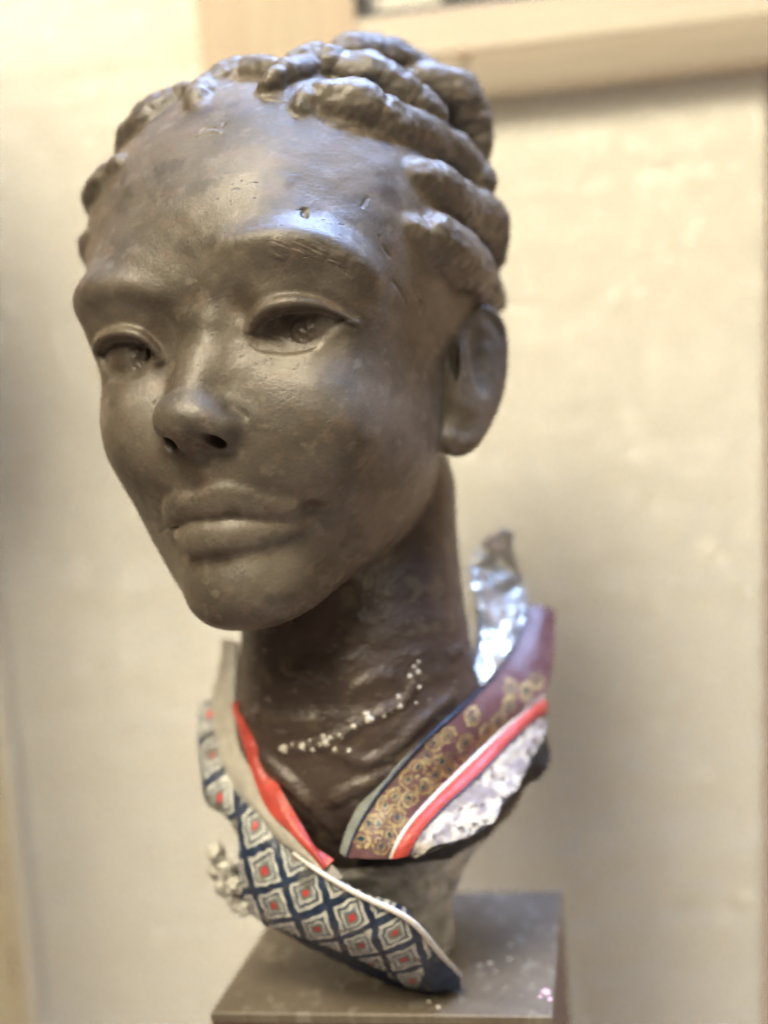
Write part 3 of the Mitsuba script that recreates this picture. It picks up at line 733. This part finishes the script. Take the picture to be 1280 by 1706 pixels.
RIM = [(798, 1010, 566), (799, 1060, 556), (787, 1115, 538), (768, 1176, 507)]
put('right_lapel__blue_line', tube_mesh(camw(P0), .0010, 60), 'navy_line', True)
put('right_lapel__red_edge_line', tube_mesh(camw(R1), .0007, 60), 'navy_line', True)

S0 = [(838, 884, 580), (792, 915, 580), (782, 955, 575), (795, 1010, 566), (798, 1060, 556), (786, 1115, 538), (767, 1174, 508)]
S1 = [(856, 884, 582), (859, 930, 585), (876, 985, 585), (868, 1040, 572), (842, 1090, 552), (802, 1142, 530), (770, 1176, 508)]
labels['silver_collar'] = {'label': 'crumpled silver foil stand-up collar rising behind the neck', 'category': 'collar'}
put('silver_collar__foil', loft([w(S0), w(S1)], 70, 22, 2, .5, 8, crumple=3.2), 'foil', 35)
put('silver_collar__blue_edge', tube_mesh(camw([(796, 1012, 562), (799, 1060, 552), (787, 1115, 534), (767, 1174, 504)]), .0011, 40), 'navy_line', True)

LG0 = [(394, 1070, 546), (391, 1130, 540), (391, 1170, 533), (398, 1220, 522), (413, 1265, 510), (432, 1321, 497), (453, 1358, 488), (478, 1382, 481), (505, 1410, 476), (536, 1443, 472), (560, 1468, 470)]
LG1 = [(369, 1064, 552), (360, 1130, 546), (352, 1176, 541), (361, 1237, 527), (376, 1285, 514), (404, 1332, 503), (432, 1360, 493), (456, 1393, 485), (490, 1421, 479), (530, 1448, 473), (556, 1474, 471)]
LR1 = [(391, 1172, 520), (402, 1192, 512), (426, 1237, 502), (447, 1273, 501), (469, 1316, 490), (494, 1358, 482), (517, 1397, 476), (545, 1444, 471)]
LR0 = [(388, 1172, 522), (396, 1212, 514), (413, 1265, 503), (432, 1321, 495), (454, 1358, 486), (479, 1382, 479), (506, 1410, 474), (540, 1446, 471)]
LC = [(354, 1172, 541), (361, 1232, 528), (376, 1285, 514), (404, 1332, 503), (432, 1358, 493), (455, 1393, 485), (489, 1421, 478), (545, 1460, 470), (620, 1500, 466), (680, 1530, 466), (720, 1572, 474), (747, 1602, 485), (767, 1624, 496)]
LO = [(345, 1175, 549), (337, 1225, 541), (338, 1285, 530), (345, 1340, 518), (372, 1357, 508), (394, 1395, 502), (398, 1450, 497), (428, 1525, 491), (485, 1556, 485), (560, 1582, 482), (640, 1619, 494), (690, 1647, 504), (762, 1635, 501)]
labels['left_lapel'] = {'label': 'navy lapel painted with pale lozenges and red dots crossing down to the plinth', 'category': 'collar'}
put('left_lapel__lozenge_band', loft([w(LC), w(LO)], 150, 44, 6, 1.6, 11, ragged=8, bulge=5.0), 'lozenge_paint', 40)
put('left_lapel__grey_band', loft([w(LG0), w(LG1)], 80, 12, 5, .6, 12, bulge=1.2), 'grey_glaze', 40)
put('left_lapel__red_stripe', loft([w(LR0), w(LR1)], 80, 10, 5, .6, 13, bulge=1.2), 'red_glaze', 40)
c = np.array(LC[6:], float); c[:, 2] -= 1.2
put('left_lapel__piping', tube_mesh(camw(c), .0013, 50), 'white_glaze', True)
LD = [(394, 1440, 506), (420, 1520, 505), (485, 1560, 502), (555, 1596, 502), (630, 1630, 504), (690, 1652, 507)]
LU = [(398, 1450, 500), (428, 1523, 495), (485, 1552, 489), (560, 1578, 487), (640, 1612, 497), (690, 1643, 506)]
put('left_lapel__broken_rim', loft([w(LU), w(LD)], 60, 10, 5, 2, 14, ragged=5, crumple=1.5), 'navy_line', 40, label='dark broken lower edge')
# silvery lumps at the left edge
rng = np.random.default_rng(5)


def lump(c, r, seed, amp=.35, sub=3):
    m = trimesh.creation.icosphere(sub, 1.0)
    v = m.vertices * (1 + amp * (meshkit.fbm(m.vertices * 1.7 + seed * 7, 3, seed)[:, None] - .5) * 2)
    return trimesh.Trimesh(v * np.asarray(r) + np.asarray(c), m.faces, process=False)


for i, (px, py, Z, r) in enumerate([(360, 1422, 503, 4.6), (376, 1448, 501, 4.4), (391, 1474, 500, 4.4), (374, 1475, 508, 5), (395, 1500, 504, 4.5), (365, 1448, 512, 5), (410, 1512, 500, 3.5)]):
    put('left_lapel__silver_lump' + (f'_{i:03d}' if i else ''), lump(camw([(px, py, Z)])[0], np.array([1, 1, 1.1]) * r * .85 / 1000, i, .6), 'dull_foil', True)

# necklace of pale beads pressed into the clay
BEADS = [(475, 1247, 8), (506, 1244, 8), (522, 1248, 5), (545, 1237, 7), (539, 1228, 5), (569, 1226, 6), (559, 1248, 5), (581, 1250, 5), (590, 1210, 5), (615, 1198, 8), (611, 1190, 7), (639, 1190, 6),
         (664, 1176, 7), (664, 1161, 4), (517, 1234, 3), (680, 1143, 4), (683, 1126, 5), (695, 1120, 5), (697, 1103, 4), (689, 1111, 4), (697, 1145, 5), (692, 1171, 4), (488, 1240, 3), (534, 1240, 4), (601, 1206, 3), (652, 1184, 3), (551, 1229, 4)]


def on_clay(px, py):
    Zs = np.arange(440, 600, .5)
    d = field(cam2head(np.c_[(px - 640) / 2000 * Zs, (py - 853) / 2000 * Zs, Zs]))[0]
    return Zs[np.argmax(d < 0)]


def clay_line(px): return camw([(x, y, on_clay(x, y) - .2) for x, y in px])


labels['necklace'] = {'label': 'broken string of tiny pale beads pressed round the base of the clay neck', 'category': 'necklace'}
for i, (px, py, r) in enumerate(BEADS):
    Z = on_clay(px, py)
    put('necklace__bead' + (f'_{i:03d}' if i else ''), lump(camw([(px, py, Z + .12 * r)])[0], r * .00026 * rng.uniform(.8, 1.15, 3), i + 20, .38, 2), 'bead_white', True)

put('necklace__string', tube_mesh(clay_line([(470, 1246), (505, 1245), (545, 1236), (575, 1222), (612, 1196), (640, 1188), (664, 1174), (682, 1143), (692, 1118), (698, 1102)]), .00055, 70), 'string', True)
# ------------------------------------------------------------------ plinth
def top_color(p, n, uv):
    x, y, z = V3(p)
    c = mix((.084, .067, .050), (.145, .122, .094), fbm(x / 16, y / 16, 3, 4))
    c = mix(c, (.33, .31, .27), smoothstep(.60, .80, fbm(x / 5, y / 9, 9, 3)) * .25)
    return c * (.9 + .2 * noise(x / .8, y / .8))


def side_color(p, n, uv):
    x, y, z = V3(p)
    g = fbm(x / 30 + 3, y / 30, z / 3, 3)
    return mix((.045, .020, .016), (.10, .055, .04), g)


scene['plinth_top'] = {'type': 'principled', 'base_color': proc(top_color), 'roughness': .55}
scene['plinth_side'] = {'type': 'principled', 'base_color': proc(side_color), 'roughness': .45}
PL = np.array([cam2world([v])[0][:2] for v in [[-72.5, 208.25, 500.0], [66.3, 198.67, 473.59], [88.32, 188.29, 596.79], [-50.48, 197.86, 623.19]]])       # the four corners of the top, front left first


def slab(poly, z0, z1, bev):
    """a prism on a convex polygon with a bevelled upper edge"""
    c = poly.mean(0); k = len(poly)
    inner = poly + (c - poly) / np.linalg.norm(c - poly, axis=1)[:, None] * bev * 1.4
    V = np.vstack([np.c_[poly, np.full(k, z0)], np.c_[poly, np.full(k, z1 - bev)], np.c_[inner, np.full(k, z1)]])
    F = []
    for r in (0, 1):
        for i in range(k):
            j = (i + 1) % k; F += [[r * k + i, r * k + j, r * k + k + j], [r * k + i, r * k + k + j, r * k + k + i]]
    F += [[2 * k, 2 * k + 1, 2 * k + 2], [2 * k, 2 * k + 2, 2 * k + 3], [0, 2, 1], [0, 3, 2]]
    m = trimesh.Trimesh(V, F, process=False)
    if m.volume < 0: m.invert()
    return m


labels['plinth'] = {'label': 'square dark brown wooden plinth with a dusty paint-flecked top under the bust', 'category': 'plinth'}
put('plinth__top_board', slab(PL, -.004, 0, .0008), 'plinth_top')
put('plinth__body', slab(PL + (PL.mean(0) - PL) * .006, -.95, -.0042, .0005), 'plinth_side', label='dark reddish brown body')
n_ = 0
for px, py, rx, mat in [(817, 1604, 4, 'white_glaze'), (849, 1597, 3, 'white_glaze'), (850, 1574, 3, 'white_glaze'), (730, 1677, 4, 'white_glaze'), (910, 1652, 7, 'rose_speck'), (917, 1664, 4, 'rose_speck'), (800, 1608, 4, 'grey_glaze'), (826, 1618, 3, 'grey_glaze'), (715, 1668, 3, 'white_glaze'), (900, 1660, 3, 'rose_speck')]:
    d = RCW @ [(px - 640) / 2000, (py - 853) / 2000, 1]
    q = CAM + d * (-CAM_Z / d[2])
    put('plinth__paint_fleck' + (f'_{n_:03d}' if n_ else ''), lump(q, (rx * .00026, rx * .0004, .0004), n_ + 60, .3, 2), mat, True)
    n_ += 1

# ------------------------------------------------------------------ the wall behind: a pale bubble sheet, a wide picture frame, a panel strip
YAW = math.radians(7)
WU, WN = np.array([math.cos(YAW), -math.sin(YAW), 0]), np.array([-math.sin(YAW), -math.cos(YAW), 0])
WP = cam2world([[0, 0, 810]])[0]


def at(px, py, off=0):
    """the point `off` metres in front of the wall that the photograph shows at a pixel, as (along the wall, height)"""
    d = RCW @ [(px - 640) / 2000, (py - 853) / 2000, 1]
    q = CAM + d * (((WP + WN * off) - CAM) @ WN / (d @ WN))
    return np.array([(q - WP) @ WU, q[2]])


def wall3(uz, off): uz = np.atleast_2d(uz); return WP + uz[:, :1] * WU + np.array([0, 0, 1.0]) * uz[:, 1:2] + WN * np.reshape(off, (-1, 1)) - np.array([0, 0, WP[2]])


def wbox(lo, hi, o0, o1, bev=.001):
    """a bevelled box on the wall between two corners (along, height) and two offsets"""
    x0, x1, z0, z1 = min(lo[0], hi[0]), max(lo[0], hi[0]), min(lo[1], hi[1]), max(lo[1], hi[1])
    b = bev
    a = np.array([[x0, z0], [x1, z0], [x1, z1], [x0, z1]]); c = np.array([[x0 + b, z0 + b], [x1 - b, z0 + b], [x1 - b, z1 - b], [x0 + b, z1 - b]])
    V = np.vstack([wall3(a, o0), wall3(a, o1 - b), wall3(c, o1)])
    F = []
    for r in (0, 1):
        for i in range(4):
            j = (i + 1) % 4; F += [[r * 4 + i, r * 4 + j, r * 4 + 4 + j], [r * 4 + i, r * 4 + 4 + j, r * 4 + 4 + i]]
    F += [[8, 9, 10], [8, 10, 11], [0, 2, 1], [0, 3, 2]]
    m = trimesh.Trimesh(V, F, process=False)
    if m.volume < 0: m.invert()
    return m


def wood_color(p, n, uv):
    x, y, z = V3(p)
    g = fbm(x / 60, y / 60, z / 5 + 2 * noise(x / 40, z / 20), 4)
    c = mix((.56, .495, .39), (.68, .62, .51), g)
    return mix(c, (.64, .53, .44), smoothstep(.5, .8, fbm(x / 70 + 8, y / 70, z / 40, 2)) * .6)


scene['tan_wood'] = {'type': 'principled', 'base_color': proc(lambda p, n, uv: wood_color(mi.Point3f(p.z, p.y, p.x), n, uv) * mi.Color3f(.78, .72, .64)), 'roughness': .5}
scene['pale_wood'] = {'type': 'principled', 'base_color': proc(wood_color), 'roughness': .5}
paint('sheet', (.66, .65, .59), .30, .05)
paint('bubble', (.80, .79, .735), .14, .05)
paint('backing_wall', (.74, .58, .48), .6, .15)
paint('panel_cream', (.78, .72, .56), .6, .1)
paint('tan_block', (.42, .31, .21), .6, .2)
paint('black_line', (.02, .02, .022), .4, .1)
paint('mount_card', (.72, .68, .58), .7, .05)
scene['floor'] = mikit.ply(trimesh.Trimesh([[-3, -3, -.95], [3, -3, -.95], [3, 3, -.95], [-3, 3, -.95]], [[0, 1, 2], [0, 2, 3]], process=False), 'tan_block')
labels['floor'] = {'kind': 'structure', 'label': 'plain brown floor under the plinth', 'category': 'floor'}
put('wall', wbox((-1.6, -.95), (1.6, 1.17), -.12, -.02), 'backing_wall', kind='structure', label='pinkish plain wall behind the sheet', category='wall')

sl, sr = at(52, 1450, 0)[0], at(1380, 900, 0)[0]
zt, zb = at(640, -160, 0)[1], at(640, 1850, 0)[1]
zt = at(100, -160, 0)[1] + .03


def sheet_off(u, z):
    """the sheet hangs in soft waves"""
    q = np.stack([u * 5, z * 4, 0 * u], -1)
    fine = np.stack([u * 2.5 + 3 * z, z * 70, 0 * u], -1)
    return .006 * (meshkit.fbm(q, 2, 44) - .5) + (.0016) * (meshkit.fbm(fine, 2, 12) - .5)


e0, e1 = at(1277, 300), at(1272, 1500)


def right_edge(z): return e0[0] + (e1[0] - e0[0]) * (z - e0[1]) / (e1[1] - e0[1])


gu, gz = np.meshgrid(np.linspace(0, 1, 60), np.linspace(zb, zt, 320))
gu = sl + (right_edge(gz) - sl) * gu
V = wall3(np.c_[gu.ravel(), gz.ravel()], sheet_off(gu.ravel(), gz.ravel()))
q = np.arange(gu.size).reshape(gu.shape)
f = np.stack([q[:-1, :-1], q[:-1, 1:], q[1:, 1:], q[1:, :-1]], -1).reshape(-1, 4)
labels['bubble_sheet'] = {'label': 'pale cream sheet of fine bubbles in rows covering the wall behind the bust', 'category': 'bubble sheet'}
m = trimesh.Trimesh(V, np.vstack([f[:, [0, 1, 2]], f[:, [0, 2, 3]]]), process=False)
if m.face_normals[0] @ WN < 0: m.invert()
put('bubble_sheet__film', m, 'sheet', True)
pitch = .0056
rows = np.arange(zb + .003, zt - .003, pitch * .866)
us, zs = [], []
for i, r in enumerate(rows):
    x = np.arange(sl + .003 + (i % 2) * pitch / 2, sr - .003, pitch); us.append(x); zs.append(np.full(len(x), r))
us, zs = np.concatenate(us), np.concatenate(zs)
us, zs = us[us < right_edge(zs) - .003], zs[us < right_edge(zs) - .003]
rng = np.random.default_rng(3)
dome = [(0, 0, 1.0)] + [(.62 * math.cos(a), .62 * math.sin(a), .93) for a in np.arange(6) * np.pi / 3] + [(math.cos(a), math.sin(a), 0) for a in np.arange(6) * np.pi / 3]
dome = np.array(dome)
df = [[0, 1 + i, 1 + (i + 1) % 6] for i in range(6)]
for i in range(6): j = (i + 1) % 6; df += [[1 + i, 7 + i, 7 + j], [1 + i, 7 + j, 1 + j]]
df = np.array(df)
k = len(us); tilt = rng.normal(0, .5, (k, 2)); hh = .0011 * rng.uniform(.75, 1.15, k)
du = us[:, None] + dome[None, :, 0] * pitch * .47; dz = zs[:, None] + dome[None, :, 1] * pitch * .47
# some bubbles are tipped between camera and lamp, shaping glints into the rows
glint_odds = np.zeros(k)
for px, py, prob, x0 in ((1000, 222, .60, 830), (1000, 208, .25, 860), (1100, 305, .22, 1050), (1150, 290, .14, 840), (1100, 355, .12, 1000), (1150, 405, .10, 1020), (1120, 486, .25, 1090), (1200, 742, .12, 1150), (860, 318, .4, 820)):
    q = at(px, py); glint_odds = np.maximum(glint_odds, prob * (np.abs(zs - q[1] - (us - q[0]) * .0) < pitch * .44) * (us > at(x0, py)[0]))
pick = rng.random(k) < glint_odds + .003
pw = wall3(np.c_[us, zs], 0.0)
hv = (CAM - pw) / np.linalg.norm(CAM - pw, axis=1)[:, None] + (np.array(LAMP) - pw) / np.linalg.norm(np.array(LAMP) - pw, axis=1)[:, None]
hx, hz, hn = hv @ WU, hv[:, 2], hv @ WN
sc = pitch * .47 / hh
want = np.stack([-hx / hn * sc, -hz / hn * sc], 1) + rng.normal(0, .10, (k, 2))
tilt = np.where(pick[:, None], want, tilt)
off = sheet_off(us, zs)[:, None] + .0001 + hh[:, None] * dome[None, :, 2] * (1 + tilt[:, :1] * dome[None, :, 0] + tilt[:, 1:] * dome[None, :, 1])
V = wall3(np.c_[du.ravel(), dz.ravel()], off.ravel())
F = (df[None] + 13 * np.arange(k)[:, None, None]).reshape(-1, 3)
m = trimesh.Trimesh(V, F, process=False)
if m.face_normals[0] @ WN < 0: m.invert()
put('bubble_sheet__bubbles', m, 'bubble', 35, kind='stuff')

# a bust added out of view to cast a soft shadow on the left of the sheet
NX, NY = -.338, .60
prof = [(.03, .102), (.034, .17), (.048, .20), (.070, .25), (.080, .31), (.078, .37), (.062, .43), (.03, .462), (0, .47)]
prof = spline(np.array([(a, 0, b) for a, b in prof]), 40)[:, [0, 2]]
prof = np.vstack([[(0, -1.12), (.05, -1.12), (.05, .10)], np.maximum(prof, [0, -9])])
m = trimesh.creation.revolve(prof, sections=48)
m.apply_translation([NX, NY, .17])
put('added_bust', m, 'shaded_neck_clay', 40, label='unseen dark head on a round column added to shade the left of the sheet', category='sculpture')

# frame
FO = .036
fl = at(334, 120, FO)[0]; fb = at(1040, 117, FO)[1]; fi = at(592, 10, FO)[0]; fbi = at(730, 16, FO)[1]; fr = fl + .75; ft = fb + .60
fri, fti = fr - (fi - fl), ft - (fbi - fb)
labels['picture_frame'] = {'label': 'wide pale wooden picture frame hanging above the sheet behind the head', 'category': 'picture frame'}
lip = .022
put('picture_frame__bottom_rail', wbox((fi, fb + lip), (fr, fbi), .004, FO), 'pale_wood')
pf = np.array([[fb, .004], [fb, FO - .014], [fb + .003, FO - .011], [fb + lip - .006, FO - .003], [fb + lip - .0006, FO - .0008], [fb + lip - .0006, .004]])
V = np.vstack([wall3(np.c_[np.full(6, e), pf[:, 0]], pf[:, 1]) for e in (fl, fr)])
F = [[0, i, i + 1] for i in range(1, 5)] + [[6, 7 + i, 6 + i] for i in range(1, 5)] + [t for i in range(6) for t in ([i, 6 + i, 6 + (i + 1) % 6], [i, 6 + (i + 1) % 6, (i + 1) % 6])]
m = trimesh.Trimesh(V, F, process=False)
if m.volume < 0: m.invert()
put('picture_frame__bottom_moulding', m, 'pale_wood', 30)
put('picture_frame__left_rail', wbox((fl, fb + lip), (fi - .0008, ft), .004, FO - .002), 'tan_wood')
put('picture_frame__right_rail', wbox((fri + .0012, fbi + .001), (fr, ft), .004, FO - .002), 'pale_wood')
put('picture_frame__top_rail', wbox((fi, fti), (fri, ft), .004, FO), 'pale_wood')
g = .0055
put('picture_frame__black_slip', trimesh.util.concatenate([wbox((fi, fbi), (fri, fbi + g), .004, FO - .006), wbox((fi, fbi + g), (fi + g, fti), .004, FO - .006), wbox((fri - g, fbi + g), (fri, fti), .004, FO - .006), wbox((fi + g, fti - g), (fri - g, fti), .004, FO - .006)]), 'black_line')
put('picture_frame__mount', wbox((fi + g, fbi + g), (fri - g, fti - g), .004, .010), 'mount_card')
pa = at(735, 3, .011)
put('picture_frame__picture', wbox((pa[0], pa[1]), (fri - .09, fti - .05), .0105, .0112, .0002), 'black_line', label='dark printed picture')
kn = at(772, 88, FO)
put('picture_frame__knot', lump(wall3([kn], FO)[0], (.004, .001, .004), 3, .2, 2), 'tan_block', True)

# panel strip at the left with tan blocks
el = at(22, 1200)[0]
labels['edge_batten'] = {'label': 'rounded cream batten along the left edge of the bubble sheet', 'category': 'batten'}
put('edge_batten__strip', wbox((sl - .016, zb), (sl - .001, at(0, 640)[1]), -.004, .010, .004), 'panel_cream')
labels['block_panel'] = {'label': 'cream panel with a column of tan blocks at the left edge', 'category': 'panel'}
put('block_panel__board', wbox((sl - .30, zb), (sl - .020, at(0, 640)[1]), -.018, .0), 'panel_cream')
n_ = 0
for y0, y1, xr in [(1275, 1335, 6), (1415, 1487, 24), (1577, 1640, 37)]:
    a, b = at(xr - 18, y0, .001), at(xr + 8, y1, .001)
    put('block_panel__block' + (f'_{n_:03d}' if n_ else ''), wbox(a, b, .0005, .003, .0005), 'tan_block'); n_ += 1
